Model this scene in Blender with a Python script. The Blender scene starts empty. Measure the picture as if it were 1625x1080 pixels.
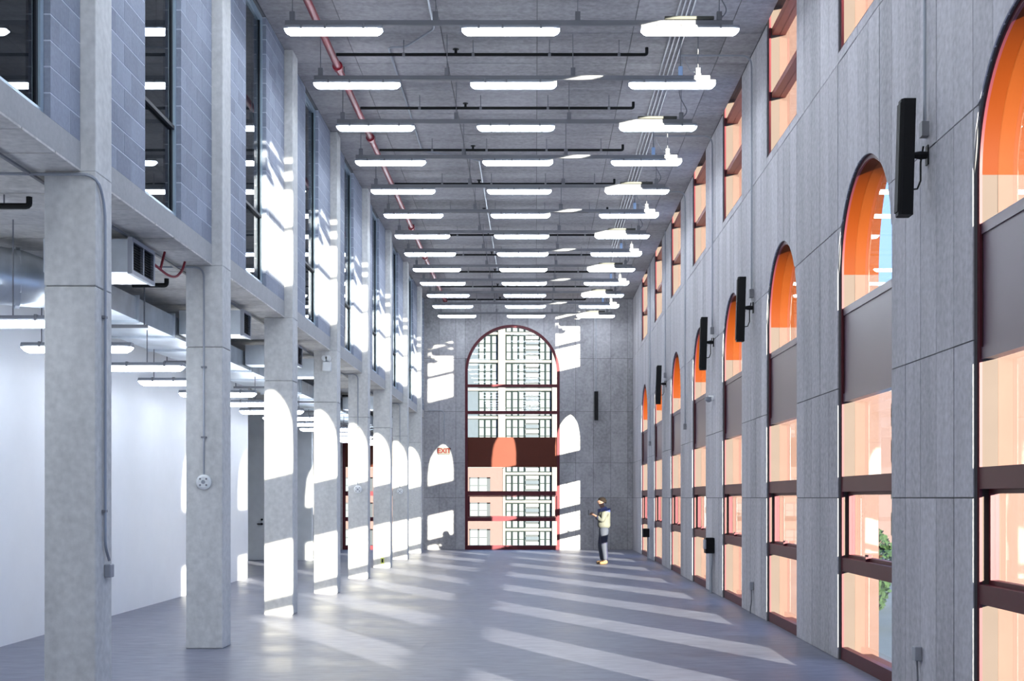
import bpy, bmesh, math, random
from mathutils import Vector, Matrix
random.seed(7)
PI = math.pi
scene = bpy.context.scene
COL = scene.collection

# ------------------------------------------------------------------ camera / world / sun / exposure
F_PX, W_PX, H_PX = 1950.0, 1625.0, 1080.0
VPX, VPY = 850.0, 789.5
CAM_Z = 1.72
cd = bpy.data.cameras.new('camera')
cam = bpy.data.objects.new('camera', cd)
COL.objects.link(cam)
cam.location = (0, 0, CAM_Z)
cam.rotation_euler = (PI / 2, 0, 0)
cd.sensor_fit = 'HORIZONTAL'
cd.sensor_width = 36.0
cd.lens = 36.0 * F_PX / W_PX
cd.shift_x = -(VPX - W_PX / 2) / W_PX
cd.shift_y = (VPY - H_PX / 2) / W_PX
cd.clip_start = 0.05
cd.clip_end = 1000
scene.camera = cam

scene.view_settings.view_transform = 'Standard'
scene.view_settings.look = 'None'
scene.view_settings.exposure = 0.25
scene.view_settings.gamma = 1.0
scene.view_settings.use_curve_mapping = False

world = bpy.data.worlds.new('sky')
scene.world = world
world.use_nodes = True
wn = world.node_tree.nodes
wl = world.node_tree.links
wn.clear()
w_out = wn.new('ShaderNodeOutputWorld')
w_bg = wn.new('ShaderNodeBackground')
w_tc = wn.new('ShaderNodeTexCoord')
w_sep = wn.new('ShaderNodeSeparateXYZ')
w_ramp = wn.new('ShaderNodeValToRGB')
w_ramp.color_ramp.elements[0].position = 0.0
w_ramp.color_ramp.elements[0].color = (0.36, 0.56, 1.0, 1)
w_ramp.color_ramp.elements[1].position = 0.7
w_ramp.color_ramp.elements[1].color = (0.20, 0.40, 1.0, 1)
wl.new(w_tc.outputs['Generated'], w_sep.inputs[0])
wl.new(w_sep.outputs['Z'], w_ramp.inputs[0])
wl.new(w_ramp.outputs[0], w_bg.inputs[0])
w_bg.inputs[1].default_value = 1.9
wl.new(w_bg.outputs[0], w_out.inputs[0])

SUN_DIR = Vector((-1.0, 1.92, -0.236))
sd = bpy.data.lights.new('sun', 'SUN')
sd.energy = 34.0
sd.angle = math.radians(0.4)
sd.color = (1.0, 0.92, 0.78)
sun = bpy.data.objects.new('sun', sd)
COL.objects.link(sun)
sun.location = (30, -50, 20)
sun.rotation_euler = SUN_DIR.to_track_quat('-Z', 'Y').to_euler()

LAMP_E = 25.0

# ------------------------------------------------------------------ materials
def new_mat(name):
    m = bpy.data.materials.new(name)
    m.use_nodes = True
    nt = m.node_tree
    b = nt.nodes.get('Principled BSDF')
    return m, nt, b

def plain(name, col, rough=0.5, metal=0.0, spec=0.5, var=0.0, base=0.06):
    m, nt, b = new_mat(name)
    b.inputs['Roughness'].default_value = rough
    b.inputs['Metallic'].default_value = metal
    b.inputs['Specular IOR Level'].default_value = spec
    n = nt.nodes.new('ShaderNodeTexNoise')
    g = nt.nodes.new('ShaderNodeNewGeometry')
    n.inputs['Scale'].default_value = 3.0
    n.inputs['Detail'].default_value = 4.0
    nt.links.new(g.outputs['Position'], n.inputs['Vector'])
    r = nt.nodes.new('ShaderNodeValToRGB')
    v = base + var
    r.color_ramp.elements[0].position = 0.3
    r.color_ramp.elements[1].position = 0.7
    r.color_ramp.elements[0].color = tuple(c * (1 - v) for c in col) + (1,)
    r.color_ramp.elements[1].color = tuple(min(1, c * (1 + v)) for c in col) + (1,)
    nt.links.new(n.outputs['Fac'], r.inputs[0])
    nt.links.new(r.outputs[0], b.inputs['Base Color'])
    return m

def concrete(name, col, stretch=(1, 1, 1), var=0.22, rand=0.10, rough=0.75, big=0.55, fine=28.0, bump=0.15, spec=0.3):
    m, nt, b = new_mat(name)
    N, L = nt.nodes, nt.links
    g = N.new('ShaderNodeNewGeometry')
    mp = N.new('ShaderNodeMapping')
    mp.inputs['Scale'].default_value = stretch
    L.new(g.outputs['Position'], mp.inputs['Vector'])
    n1 = N.new('ShaderNodeTexNoise'); n1.inputs['Scale'].default_value = big; n1.inputs['Detail'].default_value = 6; n1.inputs['Roughness'].default_value = 0.65
    n2 = N.new('ShaderNodeTexNoise'); n2.inputs['Scale'].default_value = fine; n2.inputs['Detail'].default_value = 3
    n3 = N.new('ShaderNodeTexNoise'); n3.inputs['Scale'].default_value = big * 6; n3.inputs['Detail'].default_value = 5; n3.inputs['Roughness'].default_value = 0.7
    L.new(mp.outputs[0], n1.inputs['Vector'])
    L.new(g.outputs['Position'], n2.inputs['Vector'])
    L.new(mp.outputs[0], n3.inputs['Vector'])
    def madd(a, b_, op):
        q = N.new('ShaderNodeMath'); q.operation = op
        for i, s in enumerate((a, b_)):
            if isinstance(s, (int, float)): q.inputs[i].default_value = s
            else: L.new(s, q.inputs[i])
        return q.outputs[0]
    f1 = madd(madd(n1.outputs['Fac'], 0.5, 'SUBTRACT'), var * 2.2, 'MULTIPLY')
    f2 = madd(madd(n2.outputs['Fac'], 0.5, 'SUBTRACT'), var * 1.8, 'MULTIPLY')
    f3 = madd(madd(n3.outputs['Fac'], 0.5, 'SUBTRACT'), var * 1.6, 'MULTIPLY')
    oi = N.new('ShaderNodeObjectInfo')
    fr = madd(madd(oi.outputs['Random'], 0.5, 'SUBTRACT'), rand * 2, 'MULTIPLY')
    s = madd(madd(madd(madd(f1, f2, 'ADD'), f3, 'ADD'), fr, 'ADD'), 1.0, 'ADD')
    mx = N.new('ShaderNodeVectorMath'); mx.operation = 'SCALE'
    mx.inputs[0].default_value = col
    L.new(s, mx.inputs['Scale'])
    L.new(mx.outputs[0], b.inputs['Base Color'])
    b.inputs['Roughness'].default_value = rough
    b.inputs['Specular IOR Level'].default_value = spec
    bp = N.new('ShaderNodeBump'); bp.inputs['Strength'].default_value = bump; bp.inputs['Distance'].default_value = 0.004
    L.new(n2.outputs['Fac'], bp.inputs['Height'])
    L.new(bp.outputs[0], b.inputs['Normal'])
    return m

def glass(name, tint=(1, 1, 1), refl=1.0):
    m = bpy.data.materials.new(name); m.use_nodes = True
    nt = m.node_tree; N, L = nt.nodes, nt.links
    N.clear()
    out = N.new('ShaderNodeOutputMaterial')
    tr = N.new('ShaderNodeBsdfTransparent'); tr.inputs[0].default_value = tint + (1,)
    gl = N.new('ShaderNodeBsdfGlossy'); gl.inputs['Roughness'].default_value = 0.0
    fr = N.new('ShaderNodeFresnel'); fr.inputs[0].default_value = 1.5
    ge = N.new('ShaderNodeNewGeometry')
    inv = N.new('ShaderNodeMath'); inv.operation = 'SUBTRACT'; inv.inputs[0].default_value = refl
    L.new(ge.outputs['Backfacing'], inv.inputs[1])
    mu = N.new('ShaderNodeMath'); mu.operation = 'MULTIPLY'; mu.use_clamp = True
    L.new(inv.outputs[0], mu.inputs[0]); L.new(fr.outputs[0], mu.inputs[1])
    mix = N.new('ShaderNodeMixShader')
    L.new(mu.outputs[0], mix.inputs[0]); L.new(tr.outputs[0], mix.inputs[1]); L.new(gl.outputs[0], mix.inputs[2])
    L.new(mix.outputs[0], out.inputs[0])
    return m

def emit(name, col, e):
    m, nt, b = new_mat(name)
    b.inputs['Base Color'].default_value = (0.9, 0.9, 0.9, 1)
    b.inputs['Emission Color'].default_value = col + (1,)
    b.inputs['Emission Strength'].default_value = e
    return m

M = {}
M['wall'] = concrete('board_concrete', (0.47, 0.455, 0.475), stretch=(1, 1, 0.12), var=0.40, rand=0.12, fine=18)
M['groove'] = concrete('joint_concrete', (0.13, 0.127, 0.13), var=0.15)
M['endwall'] = concrete('panel_concrete', (0.355, 0.345, 0.355), var=0.42, rand=0.13, stretch=(1, 1, 0.6), fine=12)
M['ceiling'] = concrete('ceiling_concrete', (0.315, 0.30, 0.308), stretch=(0.22, 1.5, 1), var=0.42, rand=0.10, fine=14)
M['column'] = concrete('column_concrete', (0.61, 0.60, 0.575), stretch=(1, 1, 0.3), var=0.26, rand=0.05, fine=16)
M['slab'] = concrete('slab_concrete', (0.42, 0.415, 0.41), var=0.15)
M['soffit'] = concrete('soffit_concrete', (0.60, 0.575, 0.54), var=0.36, rand=0.14, stretch=(0.3, 1.2, 1), fine=14)
M['block'] = concrete('block', (0.29, 0.315, 0.38), var=0.2, rand=0.15, fine=30, bump=0.4)
M['mortar'] = concrete('mortar', (0.58, 0.61, 0.68), var=0.1)
M['white'] = plain('white_paint', (0.80, 0.80, 0.815), 0.6, base=0.015)
M['greywall'] = plain('grey_paint', (0.60, 0.62, 0.64), 0.6)
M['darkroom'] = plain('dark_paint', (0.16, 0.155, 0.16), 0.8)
M['red'] = plain('oxblood_metal', (0.0950, 0.0200, 0.0260), 0.45, spec=0.15)
M['panel'] = plain('oxblood_panel', (0.1000, 0.0280, 0.0175), 0.45, spec=0.1, base=0.03)
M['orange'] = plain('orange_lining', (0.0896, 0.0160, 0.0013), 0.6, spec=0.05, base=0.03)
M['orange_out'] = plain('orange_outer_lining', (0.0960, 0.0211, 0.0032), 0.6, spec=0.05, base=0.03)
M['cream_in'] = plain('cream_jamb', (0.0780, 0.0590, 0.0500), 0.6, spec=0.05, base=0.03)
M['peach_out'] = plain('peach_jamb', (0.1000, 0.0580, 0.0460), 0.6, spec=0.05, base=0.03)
M['panel_sheen'] = plain('oxblood_panel_sky_sheen', (0.115, 0.062, 0.088), 0.33, spec=0.6, base=0.03)  # dark red panel metal with the sky's bluish reflection mixed into its colour
M['rust'] = plain('rust_red_metal', (0.26, 0.055, 0.035), 0.45)
M['glass'] = glass('clear_glass', (0.96, 0.98, 0.97))
M['endglass'] = glass('end_glass', (0.96, 0.98, 0.97), 0.55)
M['tint'] = glass('smoked_glass', (0.42, 0.46, 0.50))
M['steel'] = plain('galvanised_steel', (0.62, 0.66, 0.70), 0.32, metal=0.85, var=0.1)
M['strut'] = plain('strut_steel', (0.20, 0.20, 0.215), 0.5, metal=0.3)
M['conduit'] = plain('conduit_steel', (0.36, 0.38, 0.42), 0.4, metal=0.5)
M['frame'] = plain('aluminium_frame', (0.42, 0.52, 0.60), 0.3, metal=0.4)
M['darkframe'] = plain('dark_frame', (0.025, 0.028, 0.034), 0.5, spec=0.2)
M['black'] = plain('black_plastic', (0.006, 0.006, 0.007), 0.55, spec=0.2)
M['pipeblack'] = plain('black_pipe', (0.008, 0.008, 0.008), 0.6, spec=0.2)
M['pipered'] = plain('red_pipe', (0.26, 0.022, 0.035), 0.35, spec=0.3)
M['lamphousing'] = plain('lamp_housing', (0.3200, 0.3300, 0.3600), 0.4)
M['lamp'] = emit('lamp_diffuser', (0.80, 0.885, 1.0), LAMP_E)
M['bluebox'] = plain('blue_box', (0.42, 0.58, 0.80), 0.4)
M['whiteplastic'] = plain('white_plastic', (0.78, 0.79, 0.78), 0.35)
M['exitred'] = plain('exit_red', (0.0768, 0.0064, 0.0051), 0.6, spec=0.1)
M['signcase'] = plain('sign_case', (0.0864, 0.0832, 0.0768), 0.6, spec=0.1)
M['sunpatch'] = plain('cream_sun_patch', (0.0550, 0.0550, 0.0450), 0.5)  # pale cream of the sun patches on the struts
M['yellow'] = plain('yellow_plastic', (0.55, 0.62, 0.12), 0.5)

def floor_mat():
    m, nt, b = new_mat('polished_floor')
    N, L = nt.nodes, nt.links
    g = N.new('ShaderNodeNewGeometry')
    mp = N.new('ShaderNodeMapping'); mp.inputs['Scale'].default_value = (0.5, 1.3, 1)
    L.new(g.outputs['Position'], mp.inputs['Vector'])
    n1 = N.new('ShaderNodeTexNoise'); n1.inputs['Scale'].default_value = 0.7; n1.inputs['Detail'].default_value = 8; n1.inputs['Roughness'].default_value = 0.7
    n2 = N.new('ShaderNodeTexNoise'); n2.inputs['Scale'].default_value = 9; n2.inputs['Detail'].default_value = 5
    L.new(mp.outputs[0], n1.inputs['Vector']); L.new(mp.outputs[0], n2.inputs['Vector'])
    r1 = N.new('ShaderNodeValToRGB')
    r1.color_ramp.elements[0].position = 0.3; r1.color_ramp.elements[0].color = (0.115, 0.122, 0.17, 1)
    r1.color_ramp.elements[1].position = 0.72; r1.color_ramp.elements[1].color = (0.245, 0.25, 0.30, 1)
    L.new(n1.outputs['Fac'], r1.inputs[0])
    mx = N.new('ShaderNodeMix'); mx.data_type = 'RGBA'; mx.blend_type = 'OVERLAY'
    mx.inputs[0].default_value = 0.55
    L.new(r1.outputs[0], mx.inputs[6]); L.new(n2.outputs['Color'], mx.inputs[7])
    bw = N.new('ShaderNodeRGBToBW'); L.new(n2.outputs['Color'], bw.inputs[0]); L.new(bw.outputs[0], mx.inputs[7])
    L.new(mx.outputs[2], b.inputs['Base Color'])
    rr = N.new('ShaderNodeMapRange'); rr.inputs[1].default_value = 0.3; rr.inputs[2].default_value = 0.7
    rr.inputs[3].default_value = 0.30; rr.inputs[4].default_value = 0.5
    L.new(n1.outputs['Fac'], rr.inputs[0]); L.new(rr.outputs[0], b.inputs['Roughness'])
    bp = N.new('ShaderNodeBump'); bp.inputs['Strength'].default_value = 0.04; bp.inputs['Distance'].default_value = 0.002
    L.new(n2.outputs['Fac'], bp.inputs['Height']); L.new(bp.outputs[0], b.inputs['Normal'])
    b.inputs['Specular IOR Level'].default_value = 0.12
    return m
M['floor'] = floor_mat()

# ------------------------------------------------------------------ helpers
ORIG = {}
class MB:
    def __init__(self): self.v = []; self.f = []; self.smooth = False
    def add(self, vs, fs):
        o = len(self.v); self.v += [tuple(p) for p in vs]; self.f += [tuple(i + o for i in f) for f in fs]; return self
    def box(self, x0, x1, y0, y1, z0, z1):
        vs = [(x, y, z) for z in (z0, z1) for y in (y0, y1) for x in (x0, x1)]
        return self.add(vs, [(0, 1, 3, 2), (4, 6, 7, 5), (0, 4, 5, 1), (2, 3, 7, 6), (0, 2, 6, 4), (1, 5, 7, 3)])
    def prism(self, front, back):          # two matching rings
        n = len(front)
        return self.add(list(front) + list(back), [tuple(range(n)), tuple(range(2 * n - 1, n - 1, -1))] +
                        [(i, (i + 1) % n, n + (i + 1) % n, n + i) for i in range(n)])
    def loft(self, rings, cap=True):
        n = len(rings[0]); vs = [p for r in rings for p in r]; fs = []
        for k in range(len(rings) - 1):
            for i in range(n):
                j = (i + 1) % n
                fs.append((k * n + i, k * n + j, (k + 1) * n + j, (k + 1) * n + i))
        if cap:
            fs.append(tuple(range(n - 1, -1, -1))); fs.append(tuple(range((len(rings) - 1) * n, len(rings) * n)))
        return self.add(vs, fs)
    def tube(self, pts, r, n=8, cap=True):
        pts = [Vector(p) for p in pts]; rings = []
        up = None
        for i, p in enumerate(pts):
            if i == 0: t = pts[1] - p
            elif i == len(pts) - 1: t = p - pts[i - 1]
            else: t = (pts[i + 1] - p).normalized() + (p - pts[i - 1]).normalized()
            t.normalize()
            if up is None:
                a = Vector((0, 0, 1)) if abs(t.z) < 0.9 else Vector((1, 0, 0))
                up = (a - t * a.dot(t)).normalized()
            else:
                up = (up - t * up.dot(t)).normalized()
            s = t.cross(up)
            rr = r[i] if isinstance(r, (list, tuple)) else r
            rings.append([p + (up * math.cos(2 * PI * k / n) + s * math.sin(2 * PI * k / n)) * rr for k in range(n)])
        return self.loft(rings, cap)
    def cyl(self, a, b, r, n=16): return self.tube([a, b], r, n)
    def build(self, name, mat, parent=None, smooth=False, bevel=0.0):
        off = ORIG.get(parent.name, Vector((0, 0, 0))) if parent else Vector((0, 0, 0))
        me = bpy.data.meshes.new(name)
        me.from_pydata([tuple(Vector(p) - off) for p in self.v], [], self.f)
        bm = bmesh.new(); bm.from_mesh(me)
        bmesh.ops.recalc_face_normals(bm, faces=bm.faces)
        if bevel: bmesh.ops.bevel(bm, geom=[e for e in bm.edges if e.calc_face_angle(0) > 0.6], offset=bevel, segments=1, affect='EDGES')
        if smooth:
            if smooth == 'angle': bmesh.ops.remove_doubles(bm, verts=bm.verts, dist=1e-5)
            for f in bm.faces: f.smooth = True
            for e in bm.edges:
                if e.calc_face_angle(0) > 0.6: e.smooth = False
        bm.to_mesh(me); bm.free()
        me.materials.append(mat)
        o = bpy.data.objects.new(name, me)
        COL.objects.link(o)
        if parent: o.parent = parent; ORIG[o.name] = off
        return o

def tag(o, label=None, cat=None, group=None, kind=None):
    if label: o['label'] = label
    if cat: o['category'] = cat
    if group: o['group'] = group
    if kind: o['kind'] = kind
    return o
def empty(name, loc=(0, 0, 0)):
    o = bpy.data.objects.new(name, None); COL.objects.link(o); o.location = loc
    o.empty_display_size = 0.2
    ORIG[o.name] = Vector(loc); return o
def thing(name, label, cat, loc, group=None):
    return tag(empty(name, loc), label, cat, group)
def copy_tree(o, loc, parent=None):
    c = o.copy(); COL.objects.link(c)
    if parent: c.parent = parent
    else: c.location = loc
    ORIG[c.name] = Vector(loc) if loc is not None else Vector((0, 0, 0))
    for ch in list(o.children): copy_tree(ch, None, c)
    return c
def box(name, mat, parent, *a, bevel=0.0): return MB().box(*a).build(name, mat, parent, bevel=bevel)
def arc_path(pts, r=0.12, n=5):
    """rounds the corners of a polyline"""
    pts = [Vector(p) for p in pts]; out = [pts[0]]
    for i in range(1, len(pts) - 1):
        a = (pts[i - 1] - pts[i]); b = (pts[i + 1] - pts[i])
        d = min(r, a.length * .45, b.length * .45); a.normalize(); b.normalize()
        p0 = pts[i] + a * d; p1 = pts[i] + b * d
        for k in range(n + 1):
            t = k / n
            out.append(p0 * (1 - t) ** 2 + pts[i] * 2 * t * (1 - t) + p1 * t * t)
    out.append(pts[-1]); return out
ORD = ['first', 'second', 'third', 'fourth', 'fifth', 'sixth', 'seventh', 'eighth', 'ninth', 'tenth', 'eleventh', 'twelfth', 'thirteenth',
       'fourteenth', 'fifteenth', 'sixteenth', 'seventeenth', 'eighteenth', 'nineteenth', 'twentieth', 'twenty-first', 'twenty-second', 'twenty-third', 'twenty-fourth']

# ------------------------------------------------------------------ dimensions
XR, YE, YB = 3.22, 40.75, -6.0
XC, CW, CD = -3.574, 0.42, 0.376          # column inner face, width, depth
XB = -3.697                               # block wall / slab edge plane
XW = -6.18                                # aisle white wall
XO = -9.0
ZC = 8.31
ZS0, ZS1 = 4.37, 4.61
COLS = [9.985 + 4.047 * i for i in range(8)]
WIN = [4.02 + 4.046 * i for i in range(9)]   # right wall bays
HW = 0.9875
SPRING = 4.09
LEVELS = [0, 1.72, 2.88, 4.58, 6.34, ZC]
CL0, CL1 = 6.45, 8.60

# ------------------------------------------------------------------ floor / ceiling
fl = box('floor', M['floor'], None, XO - .2, XR + .24, YB - .2, YE + .25, -0.3, 0.0); tag(fl, kind='structure')
ce = box('ceiling', M['groove'], None, XO - .2, XR + .0, YB - .2, YE + .2, ZC + .012, ZC + .6); tag(ce, kind='structure')
xs = [-3.70, -2.70, -1.335, 0.02, 1.375, 2.73, XR]
yy = 15.0 - 1.22 * 3
rowi = 0
while yy < YE:
    y1 = min(yy + 1.22, YE)
    for a, b in zip(xs[:-1], xs[1:]):
        box('ceiling_panel', M['ceiling'], ce, a + .006, b - .006, yy + .006, y1 - .006, ZC + random.uniform(0, .003), ZC + .03)
    yy += 1.22
box('ceiling_panel', M['ceiling'], ce, -3.7, XR, YB, 15.0 - 1.22 * 3, ZC, ZC + .03)
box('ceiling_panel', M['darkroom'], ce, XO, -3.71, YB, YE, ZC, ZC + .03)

# ------------------------------------------------------------------ wall panels (formwork cells) around openings
def strip_cells(P, strips, levels, openings, parent, name, mat, d0, d1, gap, top_open=None):
    """strips: list of (u0,u1); openings: list of dict(u0,u1,base,arch radius/spring or top, upper=(z0,z1))"""
    for (u0, u1) in strips:
        op = None
        for o in openings:
            if u0 >= o['u0'] - 1e-4 and u1 <= o['u1'] + 1e-4: op = o
        for z0, z1 in zip(levels[:-1], levels[1:]):
            a, b = u0 + gap, u1 - gap
            lo, hi = z0 + gap, z1 - gap
            us = [a, b]
            if op:
                n = 8
                us = [a + (b - a) * k / n for k in range(n + 1)]
                def L(u):
                    if op.get('r'):
                        q = op['r'] ** 2 - (u - op['c']) ** 2
                        return op['spring'] + math.sqrt(max(q, 0))
                    return op['top']
                if op.get('upper'): hi = min(hi, op['upper'])
                low = [max(lo, L(u)) for u in us]
                keep = [k for k in range(len(us)) if low[k] < hi - 1e-3]
                if len(keep) < 2: continue
                poly = [(us[k], low[k]) for k in keep]
                # closing point where arch meets hi
                poly += [(us[keep[-1]], hi), (us[keep[0]], hi)]
            else:
                poly = [(a, lo), (b, lo), (b, hi), (a, hi)]
            jit = random.uniform(0, .004)
            MB().prism([P(u, z, d0 + jit) for u, z in poly], [P(u, z, d1) for u, z in poly]).build(name, mat, parent)

def PR(u, z, d): return Vector((XR + d, u, z))
def PE(u, z, d): return Vector((u, YE + d, z))

# right wall ---------------------------------------------------------
wr = empty('wall_right', (XR, 20, 0)); tag(wr, kind='structure')
opr = [dict(u0=c - HW, u1=c + HW, c=c, r=HW, spring=SPRING, upper=CL0) for c in WIN]
def seg(a, b, w):
    n = max(1, round((b - a) / w)); return [(a + (b - a) * k / n, a + (b - a) * (k + 1) / n) for k in range(n)]
strips = []
edges = [WIN[0] + HW]
for c in WIN[1:]:
    strips += seg(edges[-1], c - HW, 0.42)
    strips += seg(c - HW, c + HW, 0.40)
    edges.append(c + HW)
strips += seg(edges[-1], YE, 0.42)
strip_cells(PR, strips, LEVELS, opr, wr, 'board_panel', M['wall'], 0.0, 0.02, 0.0055)
big = [(YB, WIN[0] - HW)] + seg(WIN[0] - HW, WIN[0] + HW, .5)
strip_cells(PR, big, [0, ZC], opr, wr, 'board_panel', M['wall'], 0.0, 0.02, 0.0)
# core of the wall, one mesh
core = MB()
def core_cells(P, core, strips, openings, ztop, d0, d1):
    for (u0, u1) in strips:
        op = None
        for o in openings:
            if u0 >= o['u0'] - 1e-4 and u1 <= o['u1'] + 1e-4: op = o
        if op is None:
            poly = [(u0, 0), (u1, 0), (u1, ztop), (u0, ztop)]
            core.prism([P(u, z, d0) for u, z in poly], [P(u, z, d1) for u, z in poly])
        else:
            n = 24
            us = [u0 + (u1 - u0) * k / n for k in range(n + 1)]
            low = [op['spring'] + math.sqrt(max(op['r'] ** 2 - (u - op['c']) ** 2, 0)) if op.get('r') else op['top'] for u in us]
            hi = op.get('upper') or ztop
            for k in range(n):
                poly = [(us[k], low[k]), (us[k + 1], low[k + 1]), (us[k + 1], hi), (us[k], hi)]
                core.prism([P(u, z, d0) for u, z in poly], [P(u, z, d1) for u, z in poly])
            if op.get('upper'):
                poly = [(u0, CL1), (u1, CL1), (u1, ztop), (u0, ztop)]
                core.prism([P(u, z, d0) for u, z in poly], [P(u, z, d1) for u, z in poly])
cs = [(YB, WIN[0] - HW)]
for i, c in enumerate(WIN):
    cs.append((c - HW, c + HW))
    cs.append((c + HW, WIN[i + 1] - HW if i < 8 else YE + .2))
core_cells(PR, core, cs, opr, 8.91, 0.012, 0.23)
core.build('core', M['groove'], wr)

# end wall ---------------------------------------------------------------
EWC, EWR, EWS = -0.773, 1.567, 5.89
we = empty('wall_back', (0, YE, 0)); tag(we, kind='structure')
AW0, AW1, AWT = -6.40, -4.05, 3.73
ope = [dict(u0=EWC - EWR, u1=EWC + EWR, c=EWC, r=EWR, spring=EWS), dict(u0=AW0, u1=AW1, top=AWT)]
est = [(-3.70, -3.20), (-3.20, -2.65), (-2.65, EWC - EWR)] + seg(EWC - EWR, EWC + EWR, .52) + \
      [(EWC + EWR, 1.33), (1.33, 1.91), (1.91, 2.49), (2.49, 3.05), (3.05, XR)]
strip_cells(PE, est, LEVELS, ope, we, 'formwork_panel', M['endwall'], 0.0, 0.02, 0.005)
est2 = [(-8.9, AW0)] + [(AW0, AW1)] + [(AW1, -3.7)]
strip_cells(PE, est2, [0, ZS0], ope, we, 'formwork_panel', M['endwall'], 0.0, 0.02, 0.0)
core = MB()
core_cells(PE, core, [(XO - .2, AW0), (AW0, AW1), (AW1, EWC - EWR), (EWC - EWR, EWC + EWR), (EWC + EWR, XR + .23)], ope, 8.91, 0.012, 0.25)
core.build('core', M['groove'], we)

# other enclosing walls ---------------------------------------------------
tag(box('wall_front', M['endwall'], None, XO - .2, XR + .23, YB - .2, YB, 0, 8.9), kind='structure')
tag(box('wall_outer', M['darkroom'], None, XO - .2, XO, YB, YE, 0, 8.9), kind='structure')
tag(box('wall_aisle', M['white'], None, XW - .2, XW, YB, 26.4, 0, ZS0), kind='structure')
wp = tag(box('wall_partition', M['greywall'], None, XO, XW, 33.9, 34.15, 0, ZS0), kind='structure')
# door in the partition
dr = empty('door_1', (-7.9, 33.9, 0)); tag(dr, kind='structure')
box('leaf', M['greywall'], dr, -8.35, -7.46, 33.865, 33.895, 0.01, 2.1)
m_ = MB().box(-8.42, -8.35, 33.85, 33.899, 0, 2.17).box(-7.46, -7.39, 33.85, 33.899, 0, 2.17).box(-8.35, -7.46, 33.85, 33.899, 2.1, 2.17)
m_.build('door_frame', M['greywall'], dr)
h_ = MB().cyl((-7.54, 33.865, 1.0), (-7.54, 33.80, 1.0), .03).tube([(-7.54, 33.80, 1.0), (-7.66, 33.80, 1.0)], .014)
h_.cyl((-7.54, 33.865, 1.12), (-7.54, 33.83, 1.12), .03); h_.build('door_handle', M['black'], dr)

# upper slab with soffit boards -------------------------------------------
sl = box('ceiling_aisle', M['slab'], None, XO, XB, YB, YE, ZS0 + .018, ZS1); tag(sl, kind='structure')
yy = 7.6
while yy < YE - .1:
    y1 = min(yy + .62, YE)
    box('soffit_panel', M['soffit'], sl, XO, XB, yy + .010, y1 - .010, ZS0 + random.uniform(0, .004), ZS0 + .02)
    yy += .62
box('soffit_panel', M['soffit'], sl, XO, XB, YB, 7.6, ZS0, ZS0 + .015)

# columns ----------------------------------------------------------------
notes = ['with a wall box on a bent conduit', 'with a white alarm bell, nearest the boxed duct grille', 'standing third from the white aisle wall corner lamp',
         'with a white emergency light near its top', 'with a white alarm bell, fourth from the end wall', 'with a yellow outlet at its foot',
         'with a white alarm bell, second from the end wall', 'standing next to the end wall']
notes[2] = 'sunlit, sixth from the arched end wall'
for i, y in enumerate([COLS[0] - 4.047] + COLS):
    t = empty('concrete_column', (XC - CW / 2, y + CD / 2, 0))
    lab = 'square grey concrete column ' + (notes[i - 1] if i else 'ninth from the arched end wall')
    tag(t, lab, 'column', 'concrete columns along the aisle')
    x0, x1 = XC - CW, XC
    box('shaft', M['column'], t, x0, x1, y, y + CD, 0.0, 3.438, bevel=.008)
    box('shaft', M['column'], t, x0, x1, y, y + CD, 3.444, ZS0 + .0, bevel=.006)
    m = MB().box(x0 + .015, x1 - .015, y + .015, y + CD - .015, 3.43, 3.45)
    m.build('joint', M['groove'], t)
    box('upper_shaft', M['column'], t, x0, x1, y, y + CD, ZS0 + .001, ZC - .001, bevel=.006)

# block wall of the upper storey with windows -------------------------------
wlft = empty('wall_left', (XB, 20, ZS1)); tag(wlft, kind='structure')
bl_mesh = {}
def block_obj(y0, y1, z0, z1, parent):
    key = (round(y1 - y0, 4), round(z1 - z0, 4))
    if key not in bl_mesh:
        m = MB().box(0, .19, 0, key[0], 0, key[1])
        o = m.build('block', M['block'], None, bevel=.0018); bl_mesh[key] = o.data
        bpy.data.objects.remove(o)
    o = bpy.data.objects.new('block', bl_mesh[key]); COL.objects.link(o)
    o.parent = parent; o.location = Vector((XB - .19, y0, z0)) - ORIG[parent.name]
    return o
def pier_of_blocks(y0, y1, single, near):
    """running bond courses from slab to ceiling"""
    par = MB().box(XB - .185, XB - .0025, y0 + .006, y1 - .006, ZS1, ZC).build('mortar_bed', M['mortar'], wlft)
    stuff = MB()
    h, g = .2, .010
    n = int((ZC - ZS1) / h) + 1
    for c in range(n):
        z0 = ZS1 + c * h; z1 = min(z0 + h, ZC) - g
        if z1 - z0 < .03: continue
        # joints
        js = [y0]
        p = (y1 if near else y0)
        k = 0
        offs = .0 if c % 2 == 0 else .2
        if near:      # free edge at y1
            pts = []
            q = y1 - (offs if offs else .4)
            while q > y0 + .05: pts.append(q); q -= .4
            js = [y0] + sorted(pts) + [y1]
        else:
            pts = []
            q = y0 + (offs if offs else .4)
            while q < y1 - .05: pts.append(q); q += .4
            js = [y0] + pts + [y1]
        for a, b in zip(js[:-1], js[1:]):
            if single: block_obj(a + g / 2, b - g / 2, z0, z1, par)
            else: stuff.box(XB - .19, XB, a + g / 2, b - g / 2, z0, z1)
    if not single:
        o = stuff.build('blocks', M['block'], wlft); tag(o, kind='stuff')
bays = []
yprev = COLS[0] - 4.047
allc = [yprev] + COLS
winl = 0
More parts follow.
